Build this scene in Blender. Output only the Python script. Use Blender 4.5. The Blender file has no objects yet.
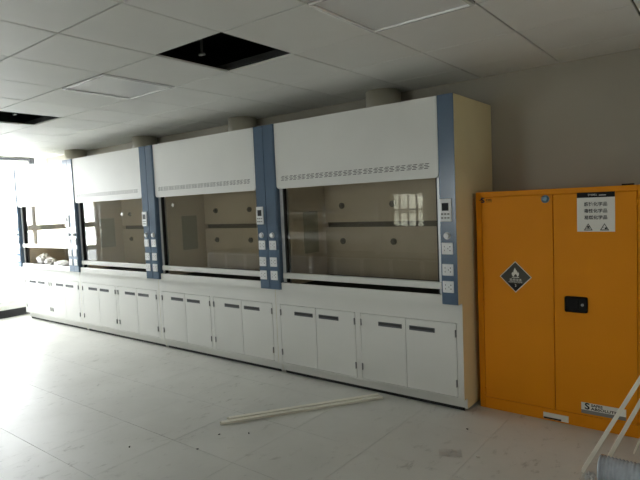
import bpy, bmesh, math, random
from mathutils import Vector, Matrix
random.seed(7)
S = bpy.context.scene
COL = S.collection

# ------------------------------------------------------------------ camera
YAW, PIT, ROL = math.radians(38.073), math.radians(-3.823), math.radians(-2.463)
fwd = Vector((-math.sin(YAW)*math.cos(PIT), math.cos(YAW)*math.cos(PIT), math.sin(PIT)))
rt0 = Vector((math.cos(YAW), math.sin(YAW), 0)); up0 = rt0.cross(fwd)
rt = math.cos(ROL)*rt0 + math.sin(ROL)*up0
up = -math.sin(ROL)*rt0 + math.cos(ROL)*up0
cam = bpy.data.cameras.new('camera'); cam_o = bpy.data.objects.new('camera', cam); COL.objects.link(cam_o)
cam.sensor_fit = 'HORIZONTAL'; cam.sensor_width = 36.0; cam.lens = 531.3*36.0/640.0; cam.clip_start = .05
m = Matrix((rt, up, -fwd)).transposed().to_4x4(); m.translation = Vector((.804, -3.642, 1.607))
cam_o.matrix_world = m
S.camera = cam_o

# ------------------------------------------------------------------ sky, daylight, exposure
W = bpy.data.worlds.new('overcast_sky'); S.world = W; W.use_nodes = True
bg = W.node_tree.nodes['Background']
bg.inputs[0].default_value = (.96, .98, 1.0, 1); bg.inputs[1].default_value = 16.5
S.view_settings.view_transform = 'Standard'; S.view_settings.look = 'None'
S.view_settings.gamma = 1.0; S.view_settings.use_curve_mapping = False
S.view_settings.exposure = 1.1
S.cycles.max_bounces = 14; S.cycles.diffuse_bounces = 8; S.cycles.glossy_bounces = 6
S.cycles.transparent_max_bounces = 24; S.cycles.transmission_bounces = 8
S.cycles.sample_clamp_indirect = 6.0
S.cycles.caustics_reflective = False; S.cycles.caustics_refractive = False
S.cycles.use_denoising = True; S.cycles.denoising_input_passes = 'RGB_ALBEDO_NORMAL'; S.cycles.denoising_prefilter = 'ACCURATE'

# room extents
XL, XR, YB, YF, ZC = -8.46, 1.25, .722, -7.0, 2.591
WINS = [(-1.56, .66)]     # glazed bays of the window wall (y from, y to)
WZ0, WZ1 = .20, 2.53
RWIN = (-5.50, -4.62, .98, 1.82)                             # small dim window in the wall opposite the hoods
FILL_WINS = [(-4.0, -2.6, 1.0, 2.2)]   # unseen window added to that wall to light the hood fronts
def portal(name, loc, rot, sx, sy):
    l = bpy.data.lights.new(name, 'AREA'); l.shape = 'RECTANGLE'; l.size = sx; l.size_y = sy
    l.cycles.is_portal = True
    o = bpy.data.objects.new(name, l); o.location = loc; o.rotation_euler = rot; COL.objects.link(o)
for (a, b) in WINS:
    portal('window_daylight_portal', (XL-.12, (a+b)/2, (WZ0+WZ1)/2), (0, -math.pi/2, 0), WZ1-WZ0, b-a)
for q in [RWIN]+FILL_WINS:
    portal('window_daylight_portal', ((q[0]+q[1])/2, YF-.12, (q[2]+q[3])/2), (math.pi/2, 0, 0), q[1]-q[0], q[3]-q[2])

# ------------------------------------------------------------------ materials
MATS = {}
def mat(name, col, rough=.5, metal=0, noise=0, nscale=8, spec=.5, bump=0, bscale=40, rvar=0):
    if name in MATS: return MATS[name]
    m = bpy.data.materials.new(name); m.use_nodes = True
    nt = m.node_tree; p = nt.nodes['Principled BSDF']
    p.inputs['Base Color'].default_value = (*col, 1); p.inputs['Roughness'].default_value = rough
    p.inputs['Metallic'].default_value = metal; p.inputs['Specular IOR Level'].default_value = spec
    if noise or bump or rvar:
        tc = nt.nodes.new('ShaderNodeTexCoord')
        n = nt.nodes.new('ShaderNodeTexNoise'); n.inputs['Scale'].default_value = nscale; n.inputs['Detail'].default_value = 6
        nt.links.new(tc.outputs['Object'], n.inputs['Vector'])
        if noise:
            r = nt.nodes.new('ShaderNodeMapRange'); r.inputs['From Min'].default_value = .3; r.inputs['From Max'].default_value = .7
            r.inputs['To Min'].default_value = 1-noise; r.inputs['To Max'].default_value = 1+noise
            nt.links.new(n.outputs['Fac'], r.inputs['Value'])
            mx = nt.nodes.new('ShaderNodeVectorMath'); mx.operation = 'SCALE'; mx.inputs[0].default_value = col
            nt.links.new(r.outputs[0], mx.inputs['Scale']); nt.links.new(mx.outputs[0], p.inputs['Base Color'])
        if rvar:
            r = nt.nodes.new('ShaderNodeMapRange'); r.inputs['To Min'].default_value = max(0, rough-rvar); r.inputs['To Max'].default_value = rough+rvar
            nt.links.new(n.outputs['Fac'], r.inputs['Value']); nt.links.new(r.outputs[0], p.inputs['Roughness'])
        if bump:
            n2 = nt.nodes.new('ShaderNodeTexNoise'); n2.inputs['Scale'].default_value = bscale; n2.inputs['Detail'].default_value = 4
            nt.links.new(tc.outputs['Object'], n2.inputs['Vector'])
            b = nt.nodes.new('ShaderNodeBump'); b.inputs['Strength'].default_value = bump; b.inputs['Distance'].default_value = .01
            nt.links.new(n2.outputs['Fac'], b.inputs['Height']); nt.links.new(b.outputs[0], p.inputs['Normal'])
    MATS[name] = m
    return m
def glass(name, tint, ior=1.5):
    m = bpy.data.materials.new(name); m.use_nodes = True; nt = m.node_tree; nt.nodes.clear()
    out = nt.nodes.new('ShaderNodeOutputMaterial'); mx = nt.nodes.new('ShaderNodeMixShader')
    tr = nt.nodes.new('ShaderNodeBsdfTransparent'); tr.inputs[0].default_value = (*tint, 1)
    gl = nt.nodes.new('ShaderNodeBsdfGlossy'); gl.inputs['Roughness'].default_value = 0.0
    fr = nt.nodes.new('ShaderNodeFresnel'); fr.inputs[0].default_value = ior
    geo = nt.nodes.new('ShaderNodeNewGeometry')
    inv = nt.nodes.new('ShaderNodeMath'); inv.operation = 'DIVIDE'; inv.inputs[0].default_value = 1.0   # same reflectance leaving the pane as entering it
    sel = nt.nodes.new('ShaderNodeMix'); sel.data_type = 'FLOAT'
    sel.inputs[2].default_value = ior; sel.inputs[3].default_value = 1.0/ior
    nt.links.new(geo.outputs['Backfacing'], sel.inputs[0])
    nt.links.new(sel.outputs[0], fr.inputs[0])
    nt.nodes.remove(inv)
    nt.links.new(fr.outputs[0], mx.inputs[0]); nt.links.new(tr.outputs[0], mx.inputs[1]); nt.links.new(gl.outputs[0], mx.inputs[2])
    nt.links.new(mx.outputs[0], out.inputs[0])
    MATS[name] = m
    return m
M = dict(
 white=mat('white_powder_coated_steel', (.72, .72, .69), .5, noise=.02, nscale=3, spec=.3),
 ivory=mat('ivory_side_panel', (.76, .67, .41), .5, noise=.03, nscale=3),
 blue=mat('slate_blue_steel', (.085, .135, .205), .22, noise=.04, nscale=5),
 liner=mat('beige_resin_liner', (.60, .51, .385), .45, noise=.05, nscale=4),
 baffle=mat('beige_baffle_board', (.58, .49, .375), .5, noise=.05, nscale=4),
 inback=mat('slot_shade_back_board', (.14, .115, .08), .7),  # shade behind the baffle slot is put into this colour
 bknob=mat('brown_plastic_knob', (.13, .11, .085), .5),
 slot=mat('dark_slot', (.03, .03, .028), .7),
 pull=mat('dark_grey_plastic', (.075, .08, .09), .5),
 hinge=mat('grey_metal', (.26, .26, .26), .4, metal=.6),
 alu=mat('grey_aluminium', (.55, .56, .57), .35, metal=.3),
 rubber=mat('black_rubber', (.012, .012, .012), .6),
 top=mat('black_resin_worktop', (.015, .015, .015), .8, spec=.1, noise=.06, nscale=10),
 access=mat('grey_green_panel', (.34, .33, .25), .45),
 socket=mat('white_plastic', (.74, .75, .76), .4),
 screen=mat('black_screen', (.012, .014, .018), .5, spec=.2),
 pvc=mat('ivory_pvc_duct', (.38, .355, .28), .5, noise=.06, nscale=6),
 tile=mat('white_ceiling_tile', (.72, .72, .69), .6, noise=.02, nscale=4, bump=.04, bscale=350),
 led=mat('off_white_diffuser', (.70, .70, .69), .3),
 ledframe=mat('polished_white_lamp_frame', (.85, .85, .85), .12, metal=.4),
 plenum=mat('dark_bare_concrete', (.035, .035, .035), .9, noise=.3, nscale=3),
 wire=mat('galvanised_wire', (.35, .35, .34), .4, metal=.8),
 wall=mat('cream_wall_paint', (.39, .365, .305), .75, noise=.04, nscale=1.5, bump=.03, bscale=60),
 wallw=mat('white_wall_paint', (.82, .81, .77), .75, noise=.03, nscale=1.5, bump=.03, bscale=60),
 skirt=mat('black_skirting', (.02, .02, .022), .5),
 yellow=mat('orange_yellow_powder_coat', (.78, .275, .001), .55, spec=.25, noise=.03, nscale=2.5, bump=.02, bscale=200),
 black=mat('black_print', (.006, .006, .006), .5, spec=.2),
 blackm=mat('black_metal', (.004, .004, .004), .5, spec=.2),
 paper=mat('white_sign_sheet', (.80, .79, .74), .5),
 grey_print=mat('dark_grey_print', (.075, .073, .06), .5, spec=.2),
 greyband=mat('grey_print_band', (.22, .22, .21), .5),
 navy=mat('navy_print', (.012, .014, .03), .5),
 teal=mat('grey_blue_enamel', (.13, .25, .32), .3),
 trunk=mat('cream_white_pvc_trunking', (.78, .75, .65), .45, noise=.03, nscale=20),
 winframe=mat('white_window_frame', (.70, .70, .70), .4),
 ground=mat('concrete_paving', (.45, .45, .44), .9, noise=.1, nscale=.5),
 bench_grey=mat('blue_grey_cabinet', (.13, .15, .19), .5, noise=.03, nscale=4),
 bench_top=mat('dark_bench_top', (.05, .05, .045), .35),
 bench_white=mat('white_bench_frame', (.86, .86, .84), .4),
 hosem=mat('grey_ribbed_hose', (.44, .48, .54), .25, noise=.08, nscale=30),
 bag=mat('white_plastic_bag', (.82, .80, .78), .4, noise=.06, nscale=20),
 scrap=mat('cloudy_plastic_film', (.60, .60, .58), .2),
 bagy=mat('pale_yellow_bag', (.75, .66, .35), .4, noise=.06, nscale=20),
)
M['sash'] = glass('sash_glass', (.95, .945, .91))
M['pane'] = glass('window_glass', (.97, .98, .975))
M['dimmed_pane'] = glass('dimmed_lower_pane', (.40, .41, .41))  # lower panes darkened to cut the daylight on the first hood
M['dim_pane'] = glass('tinted_pane', (.35, .35, .31))
M['fill_pane'] = glass('fill_window_pane', (.60, .61, .60))  # tint weakens the added fill window
M['film'] = glass('clear_film', (.93, .93, .93))

# floor: pale dusty porcelain with scuffs
fm = bpy.data.materials.new('dusty_grey_floor_tile'); fm.use_nodes = True
nt = fm.node_tree; p = nt.nodes['Principled BSDF']
tc = nt.nodes.new('ShaderNodeNewGeometry')
def tex(kind, **kw):
    n = nt.nodes.new(kind)
    for k, v in kw.items(): n.inputs[k].default_value = v
    return n
n1 = tex('ShaderNodeTexNoise', Scale=1.3, Detail=8, Roughness=.6); nt.links.new(tc.outputs['Position'], n1.inputs['Vector'])
mp = nt.nodes.new('ShaderNodeMapping'); mp.inputs['Scale'].default_value = (6.5, 3.6, 1); mp.inputs['Rotation'].default_value = (0, 0, -.35)
nt.links.new(tc.outputs['Position'], mp.inputs[0])
n2 = tex('ShaderNodeTexNoise', Scale=2.0, Detail=11, Roughness=.74, Distortion=.35); nt.links.new(mp.outputs[0], n2.inputs['Vector'])
r1 = nt.nodes.new('ShaderNodeValToRGB'); r1.color_ramp.elements[0].position = .32; r1.color_ramp.elements[1].position = .68
r1.color_ramp.elements[0].color = (.55, .545, .505, 1); r1.color_ramp.elements[1].color = (.63, .625, .585, 1)
nt.links.new(n1.outputs['Fac'], r1.inputs[0])
r2 = nt.nodes.new('ShaderNodeValToRGB'); r2.color_ramp.elements[0].position = .57; r2.color_ramp.elements[1].position = .66
r2.color_ramp.elements[0].color = (1, 1, 1, 1); r2.color_ramp.elements[1].color = (.62, .61, .59, 1)
nt.links.new(n2.outputs['Fac'], r2.inputs[0])
n3 = tex('ShaderNodeTexNoise', Scale=.9, Detail=3, Roughness=.5); nt.links.new(tc.outputs['Position'], n3.inputs['Vector'])
r3 = nt.nodes.new('ShaderNodeMapRange'); r3.inputs['From Min'].default_value = .40; r3.inputs['From Max'].default_value = .60
r3.inputs['To Min'].default_value = .15; nt.links.new(n3.outputs['Fac'], r3.inputs['Value'])
mm = nt.nodes.new('ShaderNodeMix'); mm.data_type = 'RGBA'; mm.blend_type = 'MULTIPLY'; nt.links.new(r3.outputs[0], mm.inputs[0])
nt.links.new(r1.outputs[0], mm.inputs[6]); nt.links.new(r2.outputs[0], mm.inputs[7]); nt.links.new(mm.outputs[2], p.inputs['Base Color'])
rr = nt.nodes.new('ShaderNodeMapRange'); rr.inputs['To Min'].default_value = .36; rr.inputs['To Max'].default_value = .62
nt.links.new(n2.outputs['Fac'], rr.inputs['Value']); nt.links.new(rr.outputs[0], p.inputs['Roughness'])
bp = nt.nodes.new('ShaderNodeBump'); bp.inputs['Strength'].default_value = .05; bp.inputs['Distance'].default_value = .01
nt.links.new(n2.outputs['Fac'], bp.inputs['Height']); nt.links.new(bp.outputs[0], p.inputs['Normal'])
M['floor'] = fm
M['grout'] = mat('dark_grout', (.22, .22, .20), .9)

# ------------------------------------------------------------------ mesh helpers
def bx(bm, x0, x1, y0, y1, z0, z1, bev=0, mi=0, seg=1):
    r = bmesh.ops.create_cube(bm, size=1, matrix=Matrix.Translation(((x0+x1)/2, (y0+y1)/2, (z0+z1)/2)) @ Matrix.Diagonal((abs(x1-x0), abs(y1-y0), abs(z1-z0), 1)))
    vs = r['verts']
    fs = set(f for v in vs for f in v.link_faces)
    for f in fs: f.material_index = mi
    if bev:
        es = list(set(e for v in vs for e in v.link_edges))
        bmesh.ops.bevel(bm, geom=es, offset=bev, segments=seg, affect='EDGES', profile=.5, material=mi)
    return bm
def cyl(bm, p0, p1, r, n=16, mi=0, r2=None, caps=True):
    p0, p1 = Vector(p0), Vector(p1); d = p1-p0
    mtx = Matrix.Translation((p0+p1)/2) @ d.to_track_quat('Z', 'Y').to_matrix().to_4x4()
    k = bmesh.ops.create_cone(bm, cap_ends=caps, segments=n, radius1=r, radius2=r if r2 is None else r2, depth=d.length, matrix=mtx)
    for f in set(f for v in k['verts'] for f in v.link_faces):
        f.material_index = mi
        f.smooth = len(f.verts) == 4
    return bm
def prism(bm, pts, axis, a, b, mi=0):
    """extrude a 2-D outline (two coordinates other than axis, in xyz order) from a to b along axis"""
    def P(q, t):
        return {'x': (t, q[0], q[1]), 'y': (q[0], t, q[1]), 'z': (q[0], q[1], t)}[axis]
    A = [bm.verts.new(P(q, a)) for q in pts]; B = [bm.verts.new(P(q, b)) for q in pts]
    fs = [bm.faces.new(A), bm.faces.new(B[::-1])]
    for i in range(len(pts)):
        j = (i+1) % len(pts); fs.append(bm.faces.new((A[j], A[i], B[i], B[j])))
    for f in fs: f.material_index = mi
    bmesh.ops.recalc_face_normals(bm, faces=fs)
    return bm
def NB(): return bmesh.new()
def mesh(name, bm, mats):
    me = bpy.data.meshes.new(name); bm.to_mesh(me); bm.free()
    for k in (mats if isinstance(mats, (list, tuple)) else [mats]): me.materials.append(M[k])
    return me
def obj(name, data, mats=None, parent=None, loc=(0, 0, 0), rot=(0, 0, 0)):
    me = mesh(name, data, mats) if isinstance(data, bmesh.types.BMesh) else data
    o = bpy.data.objects.new(name, me); COL.objects.link(o)
    o.location = loc; o.rotation_euler = rot
    if parent: o.parent = parent
    return o
def tag(o, label, cat, group=None):
    o['label'] = label; o['category'] = cat
    if group: o['group'] = group
    return o
def thing(name, label, cat, loc, group=None, rotz=0):
    o = bpy.data.objects.new(name, None); COL.objects.link(o); o.location = loc; o.rotation_euler = (0, 0, rotz)
    o.empty_display_size = .1
    return tag(o, label, cat, group)
def struct(name, bm, mats, label=None):
    o = obj(name, bm, mats); o['kind'] = 'structure'
    if label: o['label'] = label
    return o
def text_mesh(body, size, mats, depth=.0006, align='CENTER', sx=1.0, bold=0):
    c = bpy.data.curves.new('lettering', 'FONT'); c.body = body; c.size = size; c.extrude = depth
    c.align_x = align; c.align_y = 'CENTER'; c.resolution_u = 3; c.offset = bold
    o = bpy.data.objects.new('tmp', c); COL.objects.link(o)
    dg = bpy.context.evaluated_depsgraph_get()
    me = bpy.data.meshes.new_from_object(o.evaluated_get(dg))
    bpy.data.objects.remove(o)
    for v in me.vertices: v.co.x *= sx
    me.materials.clear(); me.materials.append(M[mats])
    me.name = 'lettering'
    return me
FRONT = (math.pi/2, 0, 0)      # lettering on a face that looks toward -y

# ------------------------------------------------------------------ the room
bm = NB(); bx(bm, XL-.2, XR+.2, YF-.2, YB+.2, -.15, -.008)
floor = struct('floor', bm, 'grout', 'pale grey dusty floor of large square tiles')
FX0, FY0, FP = -1.69, -1.45, .605
tile_cache = {}
def slab_mesh(w, d, key):
    k = (round(w, 3), round(d, 3), key)
    if k not in tile_cache:
        b = NB()
        if key == 'floor': bx(b, 0, w, 0, d, -.010, 0, .0008); mt = 'floor'
        else:
            # clip-in tray: face, chamfered rim, upturned sides
            c = .003; h = .013
            pts = [(0, 0), (w, 0), (w, d), (0, d)]
            a = [b.verts.new((x, y, h)) for x, y in pts]
            e = [b.verts.new((x, y, c)) for x, y in pts]
            g = [b.verts.new((x + (c if x == 0 else -c), y + (c if y == 0 else -c), 0)) for x, y in pts]
            for i in range(4):
                j = (i+1) % 4
                b.faces.new((a[i], a[j], e[j], e[i])); b.faces.new((e[i], e[j], g[j], g[i]))
            b.faces.new(g); b.faces.new(a[::-1]); bmesh.ops.recalc_face_normals(b, faces=b.faces[:]); mt = 'tile'
        tile_cache[k] = mesh(key+'_tile', b, mt)
    return tile_cache[k]
def cuts(o, p, lo, hi):
    k = math.ceil((lo-o)/p + 1e-6); r = [lo]
    while o + k*p < hi-1e-6: r.append(o+k*p); k += 1
    return r + [hi]
fx, fy = cuts(FX0, FP, XL, XR), cuts(FY0, FP, YF, YB)
for i in range(len(fx)-1):
    for j in range(len(fy)-1):
        g = .0007
        w, d = fx[i+1]-fx[i]-2*g, fy[j+1]-fy[j]-2*g
        if w < .02 or d < .02: continue
        obj('floor_tile', slab_mesh(w, d, 'floor'), parent=floor, loc=(fx[i]+g, fy[j]+g, random.uniform(-.0006, 0)))

# ceiling: dark slab over a plenum, square clip-in trays below it, two of them missing
bm = NB(); bx(bm, XL-.2, XR+.2, YF-.2, YB+.2, 3.15, 3.3)
ceiling = struct('ceiling', bm, 'plenum', 'suspended ceiling of square pale trays with two openings')
TP, GX, GY = .6168, -2.093, -1.546
cx, cy = cuts(GX, TP, XL, XR), cuts(GY, TP, YF, YB)
OPEN = [(GX, GY), (GX-5*TP, GY)]
LAMPS = {(round(GX+2*TP, 2), round(GY, 2)): 'square unlit white ceiling lamp panel nearest the orange cabinet',
         (round(GX-2*TP, 2), round(GY, 2)): 'square unlit white ceiling lamp panel between the two black ceiling openings'}
for i in range(len(cx)-1):
    for j in range(len(cy)-1):
        x, y, w, d = cx[i], cy[j], cx[i+1]-cx[i], cy[j+1]-cy[j]
        if any(abs(x-a) < .02 and abs(y-b) < .02 for a, b in OPEN): continue
        g = .0045
        lk = (round(x, 2), round(y, 2))
        if lk in LAMPS:
            t = thing('ceiling_light', LAMPS[lk], 'ceiling light', (x, y, ZC), 'ceiling lamp panels')
            b = NB(); q = .020; z0, z1 = -.009, .012
            bx(b, g, w-g, g, g+q, z0, z1, .008, seg=5); bx(b, g, w-g, d-g-q, d-g, z0, z1, .008, seg=5)
            bx(b, g, g+q, g+q, d-g-q, z0, z1, .002); bx(b, w-g-q, w-g, g+q, d-g-q, z0, z1, .002)
            obj('frame', b, 'ledframe', t)
            b = NB(); bx(b, g+q, w-g-q, g+q, d-g-q, .001, .02); obj('diffuser', b, 'led', t)
            continue
        if w-2*g < .02 or d-2*g < .02: continue
        dz = random.uniform(0, .0025)
        obj('ceiling_tile', slab_mesh(w-2*g, d-2*g, 'ceiling'), parent=ceiling, loc=(x+g, y+g, ZC+dz))
# carrier rails above the trays and hanger rods seen in the openings
for k, yy in enumerate(cy[1:-1]):
    b = NB(); bx(b, XL+.02, XR-.02, -.006, .006, 0, .04); obj('carrier_rail', b, 'plenum', ceiling, loc=(0, yy, ZC+.02))
for (hx, hy) in ((-2.0, -1.25), (GX-5*TP+.3, GY+.3)):
    b = NB(); cyl(b, (0, 0, .15), (0, 0, .55), .004, 8)
    bx(b, -.012, .012, -.002, .002, .06, .17); bx(b, -.02, .02, -.012, .012, .05, .062)
    for q in range(4): bx(b, -.008, .008, -.007, .007, .18+q*.035, .195+q*.035)
    obj('hanger_rod', b, 'wire', ceiling, loc=(hx, hy, ZC-.01))

# walls
b = NB(); bx(b, XL-.2, XR+.2, YB, YB+.2, -.01, 3.15)
struct('wall_back', b, 'wall', 'cream painted wall behind the fume hoods')
b = NB(); bx(b, XR, XR+.2, YF-.2, YB, -.01, 3.15)
struct('wall_right', b, 'wallw')
b = NB(); prev = XL-.2
for (a0, a1, z0, z1) in [RWIN]+FILL_WINS:
    bx(b, prev, a0, YF-.2, YF, -.01, 3.15); bx(b, a0, a1, YF-.2, YF, -.01, z0); bx(b, a0, a1, YF-.2, YF, z1, 3.15); prev = a1
bx(b, prev, XR, YF-.2, YF, -.01, 3.15)
struct('wall_front', b, 'wallw')
b = NB()
ys = sorted(WINS); prev = YF-.2
for (a, c) in ys:
    bx(b, XL-.2, XL, prev, a, -.01, 3.15); bx(b, XL-.2, XL, a, c, -.01, WZ0); bx(b, XL-.2, XL, a, c, WZ1, 3.15); prev = c
bx(b, XL-.2, XL, prev, YB, -.01, 3.15)
struct('wall_left', b, 'wallw', 'bright window wall at the far end of the hoods')
b = NB(); bx(b, XL, XL+.012, YF, YB, 0, .125, .003); struct('baseboard_left', b, 'skirt', 'black skirting under the bright windows')
b = NB(); bx(b, XL+.012, XR, YB-.012, YB, 0, .09, .003); struct('baseboard_back', b, 'skirt')
# windows
def window(n, x0, x1, zs, ms, place, rotz, th, tm=.03, pm=('pane',)*4):
    w = struct('window_%d' % n, None or _frame(x0, x1, zs, ms, th, tm), 'winframe')
    w.location = place; w.rotation_euler = (0, 0, rotz)
    xs = [x0]+ms+[x1]
    for i in range(len(xs)-1):
        for j in range(len(zs)-1):
            p_ = NB(); bx(p_, xs[i]+.015, xs[i+1]-.015, -.003, .003, zs[j]+.015, zs[j+1]-.015)
            obj('pane', p_, pm[j], w)
    return w
def _frame(x0, x1, zs, ms, th, tm):
    b = NB(); t = .03
    for z in (zs[0], zs[-1]): bx(b, x0, x1, -.035, .035, z-(0 if z == zs[0] else 2*t), z+(2*t if z == zs[0] else 0), .004)
    for x in (x0, x1): bx(b, x-(0 if x == x0 else 2*t), x+(2*t if x == x0 else 0), -.0345, .0345, zs[0], zs[-1], .004)
    for z in zs[1:-1]: bx(b, x0, x1, -.03, .03, z-th, z+th, .004)
    for x in ms: bx(b, x-tm, x+tm, -.031, .031, zs[0], zs[-1], .004)
    return b
for k, (a, c) in enumerate(WINS):
    n = 4 if k else 3
    ms = [(-.42-a)] if k == 0 else [(c-a)/3, 2*(c-a)/3]
    window(k+1, 0, c-a, [WZ0, 1.0, 1.42, WZ1], ms, (XL-.1, a, 0), math.pi/2, .045, pm=('dimmed_pane', 'pane', 'pane'))
a0, a1, z0, z1 = RWIN
window(4, 0, a1-a0, [z0, z0+.36, z1], [(a1-a0)/4, (a1-a0)/2, 3*(a1-a0)/4], (a0, YF-.1, 0), 0, .02, .012, ('dim_pane',)*2)
for k, (a0, a1, z0, z1) in enumerate(FILL_WINS):
    window(5+k, 0, a1-a0, [z0, z1], [(a1-a0)/2], (a0, YF-.1, 0), 0, .02, pm=('fill_pane',))
b = NB(); bx(b, XL+.002, XL+.05, -1.9, .42, 2.535, 2.57, .004); bx(b, XL+.002, XL+.07, .42, .49, 2.48, 2.575, .004)
tr = struct('trim_1', b, 'pull', 'grey curtain rail box over the bright window')
# ground outside
b = NB(); bx(b, -60, 40, -60, 40, -4.2, -4.0); struct('ground_outside', b, 'ground')

# ------------------------------------------------------------------ fume hoods
ZT, ZCB, ZFB = 2.354, .835, 1.765
def socket_mesh():
    b = NB(); bx(b, -.043, .043, -.008, 0, -.043, .043, .003)
    for dx, dz, w, h in ((-.02, .014, .004, .009), (-.02, -.014, .004, .009), (.006, 0, .004, .009), (.022, .014, .007, .008), (.022, -.014, .007, .008)):
        bx(b, dx-w/2, dx+w/2, -.0088, -.0078, dz-h/2, dz+h/2, mi=1)
    return mesh('socket', b, ['socket', 'black'])
def knob_mesh():
    b = NB(); cyl(b, (0, 0, 0), (0, -.006, 0), .026, 24); cyl(b, (0, -.006, 0), (0, -.022, 0), .022, 24, r2=.019)
    return mesh('knob', b, 'socket')
def ctrl_mesh():
    b = NB(); bx(b, -.045, .045, -.012, 0, -.083, .083, .003)
    bx(b, -.026, .026, -.0126, -.011, -.004, .052, mi=1)
    for r_ in range(2):
        for c_ in range(3):
            bx(b, -.032+c_*.024, -.016+c_*.024, -.0135, -.011, -.034-r_*.028, -.022-r_*.028, mi=2)
    return mesh('controller', b, ['socket', 'screen', 'greyband'])
SOCK, KNOB, CTRL = socket_mesh(), knob_mesh(), ctrl_mesh()
b = NB(); bx(b, -.11, .11, -.003, .004, -.018, .018, .003); bx(b, -.10, .10, -.0036, -.0025, -.003, .012, mi=1)
PULL = mesh('handle', b, ['pull', 'slot'])
b = NB(); cyl(b, (0, -.005, -.028), (0, -.005, .028), .0055, 10); bx(b, -.006, .006, -.005, 0, -.026, .026)
HINGE = mesh('hinge', b, 'hinge')
b = NB(); cyl(b, (0, 0, 0), (0, -.012, 0), .030, 20); cyl(b, (0, -.012, 0), (0, -.03, 0), .018, 16)
BKNOB = mesh('baffle_knob', b, 'bknob')
b = NB(); cyl(b, (0, 0, 0), (0, 0, .004), .022, 12); cyl(b, (0, 0, .004), (0, 0, .05), .008, 8)
FOOT = mesh('levelling_foot', b, 'rubber')

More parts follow.
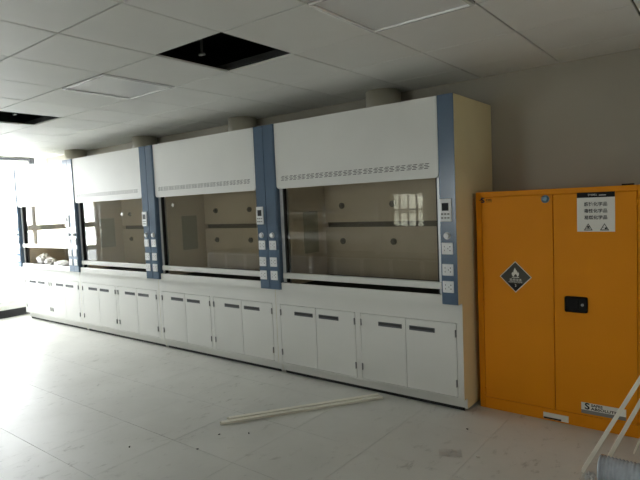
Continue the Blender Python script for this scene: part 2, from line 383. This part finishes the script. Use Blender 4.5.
def hood(X0, X1, sash_z, label, left_ctrl=False):
    Wd = X1-X0
    t = thing('fume_hood', label, 'fume hood', (X0, 0, 0), 'fume hoods along the back wall')
    g = .0015; BY = .70
    # side panels with a toe notch
    for a in (g, Wd-g-.02):
        pf = -.036 if a > .1 and X1 > -1 else 0
        prof = [(pf, ZT-.002), (BY, ZT-.002), (BY, .022), (.085, .022), (.085, .105), (.03, .105), (.03, ZCB), (pf, ZCB)]
        b = NB(); prism(b, prof, 'x', a, a+.02)
        for f in b.faces:
            if f.normal.x > .5 and a > .1: f.material_index = 1
        obj('side_panel', b, ['white', 'ivory'], t)
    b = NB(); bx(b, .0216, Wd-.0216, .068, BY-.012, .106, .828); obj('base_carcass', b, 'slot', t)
    b = NB(); bx(b, .0216, Wd-.0216, BY-.011, BY, .106, ZT-.03); obj('back_panel', b, 'inback', t)
    # face frame
    DZ0, DZ1 = .121, .680
    ml, gapw = .052, .055
    dw = (Wd-2*ml-gapw)/4
    xs = [ml, ml+2*dw, ml+2*dw+gapw, Wd-ml]
    b = NB()
    bx(b, .0216, Wd-.0216, .03, .066, .106, DZ0-.003); bx(b, .0216, xs[0]-.002, .03, .066, DZ0-.003, DZ1+.003)
    bx(b, xs[1]+.002, xs[2]-.002, .03, .066, DZ0-.003, DZ1+.003); bx(b, xs[3]+.002, Wd-.0216, .03, .066, DZ0-.003, DZ1+.003)
    obj('face_frame', b, 'white', t)
    b = NB(); bx(b, .0216, Wd-.0216, .03, .066, DZ1+.0035, ZCB-.002, .001); obj('apron', b, 'white', t)
    b = NB(); bx(b, .0216, Wd-.0216, .085, .10, .028, .105, .001); obj('plinth', b, 'white', t)
    b = NB(); bx(b, .03, Wd-.03, .094, .099, .001, .030); obj('plinth_shadow_strip', b, 'rubber', t)  # black strip added for the shadow line under the plinth
    for fxp in (.1, Wd-.1): 
        obj('levelling_foot', FOOT, parent=t, loc=(fxp, .14, 0)); obj('levelling_foot', FOOT, parent=t, loc=(fxp, .6, 0))
    for k in range(4):
        x0 = (xs[0] if k < 2 else xs[2]) + (k % 2)*dw
        b = NB(); bx(b, .0015, dw-.0015, 0, .018, 0, DZ1-DZ0, .0015)
        d = obj('door', b, 'white', t, loc=(x0, .029, DZ0))
        obj('handle', PULL, parent=d, loc=((dw-.143) if k % 2 == 0 else .143, 0, .488))
        hx = .006 if k % 2 == 0 else dw-.006
        for hz in (.105, .485): obj('hinge', HINGE, parent=d, loc=(hx, 0, hz))
    # columns
    for side in (0, 1):
        cw = .128
        x0 = g+.001 if side == 0 else Wd-g-.001-cw
        b = NB()
        c = .012
        if side == 0: pts = [(0, -.041), (cw-c, -.041), (cw, -.041+c), (cw, .055), (0, .055)]
        else: pts = [(0, .055), (0, -.041+c), (c, -.041), (cw, -.041), (cw, .055)]
        prism(b, pts, 'z', ZCB, ZT)
        col = obj('column', b, 'blue', t, loc=(x0, 0, 0))
        sx = cw/2-.002 if side == 0 else cw/2-.006
        for z in (1.248, 1.092, .966): obj('socket', SOCK, parent=col, loc=(sx, -.041, z))
        obj('knob', KNOB, parent=col, loc=(sx, -.041, 1.341))
        if side == 1: obj('controller', CTRL, parent=col, loc=(sx-.005, -.041, 1.527))
    # fascia with rounded lower corners and slots
    fx0, fx1 = .134, Wd-.134
    r = .03
    pts = [(fx0, ZT), (fx0, ZFB+r)] + [(fx0+r-r*math.cos(a), ZFB+r-r*math.sin(a)) for a in (.4, .8, 1.2)] + [(fx0+r, ZFB)]
    pts += [(fx1-r, ZFB)] + [(fx1-r+r*math.sin(a), ZFB+r-r*math.cos(a)) for a in (.4, .8, 1.2)] + [(fx1, ZFB+r), (fx1, ZT)]
    b = NB(); prism(b, pts, 'y', -.030, -.008)
    bx(b, fx0+.004, fx1-.004, -.008, .02, ZFB+.004, ZFB+.02)
    fa = obj('fascia', b, 'white', t)
    b = NB(); n = 15; L = fx1-fx0-.12; step = L/n
    for i in range(n):
        for rr_ in range(4):
            for q in range(2):
                xx = fx0+.06+i*step+q*step*.46+(.010 if rr_ % 2 else 0)
                bx(b, xx, xx+step*.34, -.0306, -.029, 1.837+rr_*.0115, 1.8415+rr_*.0115)
    v = obj('vent_slots', b, 'slot', fa); v['kind'] = 'stuff'
    b = NB(); bx(b, .0216, Wd-.0216, 0, BY-.012, ZT-.022, ZT-.002); obj('top_panel', b, 'white', t)
    # interior
    lx0, lx1 = .185, Wd-.185
    b = NB(); bx(b, lx0-.012, lx0, .075, .665, .862, 2.2); li = obj('left_liner', b, 'liner', t)
    b = NB(); bx(b, lx0-.002, lx0+.004, .27, .49, 1.14, 1.54, .002); obj('access_panel', b, 'access', li)
    b = NB(); bx(b, lx1, lx1+.012, .075, .665, .862, 2.2); obj('right_liner', b, 'liner', t)
    b = NB(); bx(b, lx0, lx1, .075, .665, 2.185, 2.2); obj('chamber_ceiling', b, 'liner', t)
    b = NB(); bx(b, lx0+.002, lx1-.002, .615, .625, .90, 1.375); obj('lower_baffle', b, 'baffle', t)
    b = NB(); bx(b, lx0+.002, lx1-.002, .615, .625, 1.425, 2.15); ub = obj('upper_baffle', b, 'baffle', t)
    for dx in (.40, .97, 1.54):
        if dx < Wd-.25:
            obj('baffle_knob', BKNOB, parent=t, loc=(dx, .615, 1.585)); obj('baffle_knob', BKNOB, parent=t, loc=(dx, .615, 1.238))
    b = NB(); bx(b, .0216, Wd-.0216, .06, BY-.012, .836, .86, .002); obj('worktop', b, 'top', t)
    b = NB(); prism(b, [(-.022, .832), (.056, .832), (.056, .872), (-.004, .899), (-.018, .899), (-.022, .893)], 'x', .131, Wd-.131)
    obj('front_sill', b, 'white', t)
    # sash: tracks, pane, handle bar
    for s in (0, 1):
        b = NB()
        x0 = .131 if s == 0 else Wd-.131-.036
        bx(b, x0, x0+.036, .008, .05, .9, 1.95, .003, mi=0)
        xr = x0+.036 if s == 0 else x0-.012
        bx(b, xr, xr+.012, .014, .05, .9, 1.95, mi=1)
        obj('sash_track', b, ['alu', 'rubber'], t)
    b = NB(); bx(b, .180, Wd-.180, .027, .033, sash_z+.03, min(sash_z+.98, 2.16)); obj('sash_pane', b, 'sash', t)
    b = NB(); bx(b, .142, Wd-.142, -.008, .036, sash_z, sash_z+.052, .006, seg=2); obj('sash_handle_bar', b, 'white', t)
    return t
HX = [-8.046, -6.292, -4.491, -2.638, -.770]
LB = ['white fume hood by the bright windows, sash raised above white bags',
      'white fume hood second from the windows, closed sash mirroring the window',
      'white fume hood third from the windows, white sticker high on its glass',
      'white fume hood nearest the orange cabinet, bare ivory side panel showing']
hoods = [hood(HX[i], HX[i+1], 1.142 if i == 0 else .938, LB[i]) for i in range(4)]
for hi, (sx_, sz_) in ((1, (-5.153, 1.594)), (2, (-4.128, 1.671))):
    b = NB(); bx(b, -.018, .018, -.001, 0, -.018, .018)
    obj('sticker', b, 'paper', hoods[hi], loc=(sx_-HX[hi], .0265, sz_), rot=(0, .5, 0))

# exhaust ducts on the hoods
DL = ['round ivory exhaust duct above the hood by the windows', 'round ivory exhaust duct above the second hood from the windows',
      'round ivory exhaust duct above the third hood from the windows', 'round dim exhaust duct above the hood nearest the orange cabinet']
for i, dx in enumerate((-7.15, -5.34, -3.50, -1.69)):
    t = thing('exhaust_duct', DL[i], 'duct', (dx, .55, ZT-.002), 'exhaust ducts on the hoods')
    b = NB(); cyl(b, (0, 0, .001), (0, 0, ZC-ZT), .158, 40); obj('pipe', b, 'pvc', t)
    b = NB(); cyl(b, (0, 0, .001), (0, 0, .02), .167, 40); obj('collar', b, 'pvc', t)

# ------------------------------------------------------------------ orange safety cabinet
CX0, CX1, CY, CZ = -.735, .362, .242, 1.646
CW = CX1-CX0
cab = thing('safety_cabinet', 'tall orange two-door chemical safety cabinet beside the fume hoods', 'cabinet', (CX0, CY, 0))
D = YB-.004-CY
b = NB(); t_ = .02
bx(b, 0, .043, 0, D, 0, CZ, .003); bx(b, CW-.043, CW, 0, D, 0, CZ, .003)
bx(b, .043, CW-.043, 0, D, 0, .085); bx(b, .043, CW-.043, 0, D, CZ-.036, CZ, .002)
bx(b, .043, CW-.043, .03, D, .085, CZ-.036)
obj('body', b, 'yellow', cab)
mid = .548
for k in range(2):
    x0, x1 = (.046, mid-.002) if k == 0 else (mid+.002, CW-.046)
    b = NB(); bx(b, 0, x1-x0, 0, .028, 0, CZ-.036-.085-.006, .003)
    d = obj('door', b, 'yellow', cab, loc=(x0, -.002, .088))
    for hz in (.02, .7, 1.43):
        h = NB(); cyl(h, (0, 0, 0), (0, 0, .05), .006, 10)
        obj('hinge', h, 'yellow', d, loc=(-.002 if k == 0 else x1-x0+.002, -.003, hz))
    if k == 1:
        # recessed paddle latch
        h = NB(); bx(h, -.072, .072, -.007, .0, -.054, .054, .012, seg=3)
        bx(h, -.06, .02, -.0085, -.006, -.04, .04, .003)
        obj('paddle_handle', h, 'blackm', d, loc=(-.044-CX0-x0, 0, .853-.088))
        h = NB(); cyl(h, (0, 0, 0), (0, -.006, 0), .009, 16); bx(h, -.001, .001, -.0065, -.005, -.005, .005, mi=1)
        obj('keyhole', h, ['wire', 'black'], d, loc=(-.044-CX0-x0+.04, -.006, .853-.088))
def onc(x, z): return (x-CX0, -.0025, z)
# square notice sheet
b = NB(); bx(b, -.113, .113, -.0015, 0, -.130, .130)
sg = obj('notice_sheet', b, 'paper', cab, loc=onc(.080, 1.480)); sg['label'] = 'white notice sheet with black header, three lines and two triangles'
b = NB(); bx(b, -.113, .113, -.0022, -.0015, .096, .130); obj('header_band', b, 'black', sg)
obj('lettering', text_mesh('SYSBEL', .017, 'paper', sx=1.1), parent=sg, loc=(-.018, -.0024, .113), rot=FRONT)
b = NB(); bx(b, .02, .062, -.0026, -.0022, .108, .112); obj('header_line', b, 'paper', sg)
for k, s_ in enumerate(('腐蚀化学品', '毒性化学品', '易燃化学品')):
    obj('lettering', text_mesh(s_, .028, 'black', bold=.0004), parent=sg, loc=(0, -.0018, .050-.044*k), rot=FRONT)
def tri_sign(cx_, kind):
    b = NB()
    def ring(s, s2):
        P = [(0, .62*s), (-.6*s, -.42*s), (.6*s, -.42*s)]; Q = [(0, .62*s2), (-.6*s2, -.42*s2), (.6*s2, -.42*s2)]
        A = [b.verts.new((x, 0, z)) for x, z in P]; B_ = [b.verts.new((x, 0, z)) for x, z in Q]
        for i in range(3):
            j = (i+1) % 3; b.faces.new((A[i], A[j], B_[j], B_[i]))
    ring(.045, .032)
    if kind == 0:
        cyl(b, (0, 0, .004), (0, -.0004, .004), .007, 12); bx(b, -.012, .012, -.0004, 0, -.008, -.004)
    else:
        bx(b, -.012, -.004, -.0004, 0, 0, .003); bx(b, .001, .014, -.0004, 0, -.011, .0)
    bmesh.ops.recalc_face_normals(b, faces=b.faces[:])
    obj('warning_triangle', b, 'black', sg, loc=(cx_, -.0018, -.103))
tri_sign(-.045, 0); tri_sign(.052, 1)
# diamond flammability placard
b = NB(); s = .114
prism(b, [(0, s), (s, 0), (0, -s), (-s, 0)], 'y', -.0012, 0)
dm = obj('diamond_placard', b, 'paper', cab, loc=onc(-.449, 1.022)); dm['label'] = 'dark diamond placard with a white flame'
s = .107; b = NB(); prism(b, [(0, s), (s, 0), (s*.55, -s*.45), (-s*.55, -s*.45), (-s, 0)], 'y', -.0018, -.0012); obj('upper_field', b, 'grey_print', dm)
b = NB(); prism(b, [(s*.55, -s*.45), (0, -s), (-s*.55, -s*.45)], 'y', -.0018, -.0012); obj('lower_field', b, 'black', dm)
fl = [(-.012, -.0), (-.024, .010), (-.027, .024), (-.020, .036), (-.016, .028), (-.012, .046), (-.003, .068), (.004, .052), (.012, .042), (.016, .030), (.020, .038), (.026, .024), (.023, .009), (.012, 0),
      (.010, .012), (.004, .022), (-.002, .018), (-.009, .010)]
b = NB(); prism(b, fl, 'y', -.0024, -.0018); bx(b, -.026, .026, -.0024, -.0018, -.006, -.001); obj('flame', b, 'paper', dm)
obj('lettering', text_mesh('易燃液体', .022, 'paper'), parent=dm, loc=(0, -.0022, -.024), rot=FRONT)
obj('lettering', text_mesh('FLAMMABLE LIQUID', .011, 'paper'), parent=dm, loc=(0, -.0022, -.038), rot=FRONT)
obj('lettering', text_mesh('3', .026, 'paper'), parent=dm, loc=(0, -.0022, -.064), rot=FRONT)
# maker's plate, floor-level plate, round boss, small mark, top bracket
b = NB(); bx(b, -.135, .135, -.0015, 0, -.038, .038)
pl = obj('name_plate', b, 'paper', cab, loc=onc(.116, .141)); pl['label'] = 'white printed plate with grey lower band'
b = NB(); bx(b, -.135, .135, -.002, -.0015, -.038, -.013); obj('grey_band', b, 'greyband', pl)
obj('lettering', text_mesh('S', .060, 'black', sx=1.15, bold=.0016), parent=pl, loc=(-.098, -.0021, .012), rot=FRONT)
obj('lettering', text_mesh('SAFES', .023, 'black', align='LEFT', sx=1.2, bold=.0006), parent=pl, loc=(-.074, -.0021, .0235), rot=FRONT)
obj('lettering', text_mesh('ABSOLUTE', .025, 'black', align='LEFT', sx=1.3, bold=.0006), parent=pl, loc=(-.074, -.0021, .0005), rot=FRONT)
b = NB(); bx(b, -.084, .084, -.003, 0, -.022, .024); bx(b, -.082, .036, -.0036, -.003, -.021, -.008, mi=1)
obj('floor_plate', b, ['paper', 'black'], cab, loc=(-.186-CX0, 0, .032))
b = NB(); cyl(b, (0, 0, 0), (0, -.004, 0), .027, 28); cyl(b, (0, -.004, 0), (0, -.016, 0), .024, 28, r2=.014)
obj('round_boss', b, 'teal', cab, loc=onc(-.235, 1.577))
obj('emblem', text_mesh('S', .052, 'navy', sx=1.25, bold=.0014), parent=cab, loc=(-.680-CX0, -.0028, 1.583), rot=FRONT)
b = NB(); prism(b, [(-.030, .004), (-.012, .010), (.004, .022), (-.004, .008), (-.022, .000)], 'y', -.0006, 0); obj('emblem_swoosh', b, 'navy', cab, loc=onc(-.678, 1.583))
obj('lettering', text_mesh('SYSBEL', .015, 'black', align='LEFT', bold=.0004), parent=cab, loc=(-.656-CX0, -.0028, 1.586), rot=FRONT)
b = NB(); bx(b, -.005, .04, -.0006, 0, -.001, .002); obj('emblem_line', b, 'black', cab, loc=onc(-.650, 1.572))
b = NB(); bx(b, -.033, .033, 0, .05, 0, .010, .002); obj('top_bracket', b, 'blackm', cab, loc=(.262-CX0, .01, CZ))

# ------------------------------------------------------------------ trunking on the floor, leaning lengths, hose
def trunk_len(name, p0, p1, w, h, label, cat, group):
    p0, p1 = Vector(p0), Vector(p1); L = (p1-p0).length
    t = thing(name, label, cat, p0, group)
    t.rotation_euler = (p1-p0).to_track_quat('X', 'Z').to_euler()
    b = NB(); wl = .0022
    prism(b, [(-w/2, 0), (w/2, 0), (w/2, h*.78), (w/2-wl, h*.78), (w/2-wl, wl), (-w/2+wl, wl), (-w/2+wl, h*.78), (-w/2, h*.78)], 'x', 0, L)
    obj('channel', b, 'trunk', t)
    b = NB(); prism(b, [(-w/2-.001, h*.70), (-w/2-.001, h), (w/2+.001, h), (w/2+.001, h*.70), (w/2-.0005, h*.70), (w/2-.0005, h-.003), (-w/2+.0005, h-.003), (-w/2+.0005, h*.70)], 'x', .012, L-.003)
    obj('cover', b, 'trunk', t)
trunk_len('cable_trunking', (-2.228, -1.010, .0005), (-1.515, .02, .0005), .036, .020, 'white cable trunking on the floor, shorter and nearer the hoods', 'trunking', 'trunking lengths on the floor')
trunk_len('cable_trunking', (-2.222, -1.088, .0005), (-1.470, .00, .0005), .034, .016, 'white cable trunking on the floor, its tip sticking out furthest', 'trunking', 'trunking lengths on the floor')
def lean(p0, slope, w, label):
    # base on the floor, leaning to the side wall
    x1 = XR-.012; z1 = (x1-p0[0])/slope
    trunk_len('leaning_trunking', p0, (x1, p0[1]+.05, min(z1, ZC-.06)), w, w*.7, label, 'trunking', 'trunking lengths leaning at the right')
lean((.130, -.410, .006), .489, .028, 'thick white trunking leaning left of the grey hose')
lean((.217, -.330, .006), .442, .028, 'white trunking leaning behind the grey hose, middle one')
lean((.330, -.010, .004), .30, .013, 'thinnest white trunking, leaning furthest right behind the hose')

b = NB(); R0, N, L = .067, 40, 1.0
rings = []
k = 0; x = 0.0; prof = []
while x < L:
    prof += [(x, R0), (x+.005, R0+.005), (x+.010, R0+.005), (x+.015, R0)]; x += .018
for (x, r) in prof:
    sag = 0
    rings.append([b.verts.new((x, r*math.cos(2*math.pi*q/N), .0725+r*math.sin(2*math.pi*q/N))) for q in range(N)])
for i in range(len(rings)-1):
    for q in range(N):
        f = b.faces.new((rings[i][q], rings[i][(q+1) % N], rings[i+1][(q+1) % N], rings[i+1][q])); f.smooth = True
inner = [[b.verts.new((x, .060*math.cos(2*math.pi*q/N), .0725+.060*math.sin(2*math.pi*q/N))) for q in range(N)] for x in (0, .12)]
for q in range(N):
    j = (q+1) % N
    b.faces.new((rings[0][j], rings[0][q], inner[0][q], inner[0][j])); b.faces.new((inner[0][j], inner[0][q], inner[1][q], inner[1][j]))
b.faces.new(inner[1]); bmesh.ops.recalc_face_normals(b, faces=b.faces[:])
hose = thing('ribbed_hose', 'grey ribbed ventilation hose lying at the foot of the leaning trunking', 'hose', (.216, -.448, 0), rotz=-.0)
obj('corrugated_tube', b, 'hosem', hose)
# crumpled clear wrapping at its mouth
def crumple(b, cx_, cy_, cz_, sx, sy, sz, amp, seed, mi=0, flat=True, sub=3):
    rnd = random.Random(seed)
    r = bmesh.ops.create_icosphere(b, subdivisions=sub, radius=1)
    for v in r['verts']:
        k = 1 + amp*(rnd.random()*2-1)
        v.co = Vector((cx_+v.co.x*sx*k, cy_+v.co.y*sy*k, max(.0008, cz_+v.co.z*sz*k) if flat else cz_+v.co.z*sz*k))
    for f in set(f for v in r['verts'] for f in v.link_faces): f.material_index = mi
b = NB(); n = 26; ringsw = []
rnd = random.Random(5)
for (x, r) in ((.045, .0735), (.010, .074), (.003, .068), (-.002, .052)):
    ringsw.append([b.verts.new((x+rnd.uniform(-.004, .004), (r+rnd.uniform(-.003, .004))*math.cos(2*math.pi*q/n), max(.001, .0755+(r+rnd.uniform(-.003, .004))*math.sin(2*math.pi*q/n)))) for q in range(n)])
for i in range(3):
    for q in range(n): b.faces.new((ringsw[i][q], ringsw[i][(q+1) % n], ringsw[i+1][(q+1) % n], ringsw[i+1][q]))
obj('plastic_wrap', b, 'film', hose)
b = NB(); crumple(b, .178, -.490, .022, .024, .040, .028, .4, 3)
tag(obj('crumpled_film', b, 'scrap'), 'crumpled scrap of pale film on the floor at the hose mouth', 'plastic scrap')

# scraps on the floor
b = NB(); rnd = random.Random(11)
pts = [[b.verts.new((-.07+.14*i/5, -.045+.09*j/4, .001+rnd.random()*.018)) for j in range(5)] for i in range(6)]
for i in range(5):
    for j in range(4): b.faces.new((pts[i][j], pts[i+1][j], pts[i+1][j+1], pts[i][j+1]))
tag(obj('clear_wrapper', b, 'film', loc=(-.60, -.61, 0), rot=(0, 0, .5)), 'thin clear wrapper on the floor in front of the last hood', 'plastic scrap')
b = NB(); bx(b, -.012, .012, -.006, .006, .0, .006, .001); tag(obj('paper_scrap', b, 'paper', loc=(-.444, -.552, .0005), rot=(0, 0, .4)), 'tiny white scrap on the floor below the orange cabinet', 'paper scrap')
for k, (x, y, lb) in enumerate(((-.657, -.21, 'tiny dark screw on the floor just before the last hood, alone'), (-2.083, -1.22, 'tiny dark screw on the floor just below the trunking tip'),
        (-1.911, -1.091, 'tiny dark screw on the floor below the trunking, right of another'), (-2.03, -1.452, 'tiny dark screw on the floor, second of the row from the left'),
        (-2.464, -1.687, 'leftmost tiny dark screw on the floor, far from the trunking'))):
    b = NB(); cyl(b, (-.005, 0, .004), (.006, 0, .004), .003, 6); cyl(b, (.006, 0, .004), (.008, 0, .004), .005, 8)
    tag(obj('screw', b, 'black', loc=(x, y, .0005), rot=(0, 0, k*1.3)), lb, 'screw', 'screws dropped on the floor')

# bags in the raised hood
for k, (x, y, sx, sy, sz, mt, lb) in enumerate((
        (-7.72, .22, .12, .10, .095, 'bag', 'white plastic bag in the open hood, roundest and tallest'),
        (-7.46, .20, .10, .08, .06, 'bag', 'small white bag in the open hood between two larger ones'),
        (-7.08, .20, .20, .09, .045, 'bag', 'flat wide white bag in the open hood by the right column'),
        (-6.95, .38, .12, .08, .085, 'bagy', 'pale yellow bag in the open hood behind the white ones'))):
    b = NB(); crumple(b, 0, 0, sz*.8, sx, sy, sz, .16, 20+k)
    for f in b.faces: f.smooth = False
    tag(obj('plastic_bag', b, mt, loc=(x, y, .861)), lb, 'plastic bag', 'bags on the hood worktop')

# ------------------------------------------------------------------ bench across the room, seen mirrored in the sashes
bench = thing('lab_bench', 'long white-framed bench with grey cabinet fronts, mirrored in the sash glass', 'bench', (-7.20, -2.94, 0))
BL = 5.6
b = NB(); bx(b, 0, BL, -.75, 0, .775, .80, .004); obj('bench_top', b, 'bench_top', bench)
b = NB(); bx(b, .02, BL-.02, -.73, -.04, .08, .773); bx(b, .04, BL-.04, -.70, -.09, 0, .08); obj('bench_body', b, 'bench_white', bench)
n = 11; pw = (BL-.04)/n
for k in range(n):
    b = NB(); bx(b, .034, pw-.034, -.04, -.036, .11, .755, .002)
    obj('cabinet_front', b, 'bench_grey', bench, loc=(.02+k*pw, 0, 0))

# open shelf rack and tap standing on the bench
rack = thing('shelf_rack', 'white two-tier shelf rack on the long bench, mirrored in the sash glass', 'shelf', (-5.6, -3.34, .801))
for px_ in (0, 1.02, 2.04, 3.06):
    b = NB(); bx(b, px_-.03, px_+.03, -.03, .03, 0, .80, .003); obj('post', b, 'bench_white', rack)
for pz, ph in ((.22, .12), (.66, .03)):
    b = NB(); bx(b, -.05, 3.11, -.12, -.031, pz, pz+.02); bx(b, -.05, 3.11, .031, .045, pz, pz+ph, .002); bx(b, -.05, 3.11, .0, .031, pz, pz+.002)
    obj('shelf_board', b, 'bench_white', rack)
tap = thing('bench_tap', 'white gooseneck tap on the long bench, mirrored in the sash glass', 'tap', (-6.42, -3.25, .801))
b = NB(); cyl(b, (0, 0, 0), (0, 0, .05), .03, 16); cyl(b, (0, 0, .05), (0, 0, .25), .011, 12); obj('stem', b, 'bench_white', tap)
b = NB()
arc = [(0, .08*(1-math.cos(a)), .25+.08*math.sin(a)) for a in [math.pi*k/8 for k in range(9)]]
for p0_, p1_ in zip(arc[:-1], arc[1:]): cyl(b, p0_, p1_, .011, 10)
cyl(b, arc[-1], (0, .16, .19), .011, 10); obj('spout', b, 'bench_white', tap)
for sx_ in (-1, 1):
    b = NB(); cyl(b, (sx_*.028, 0, .03), (sx_*.07, 0, .03), .010, 10); cyl(b, (sx_*.07, 0, .03), (sx_*.09, 0, .03), .022, 12); obj('valve_handle', b, 'bench_white', tap)
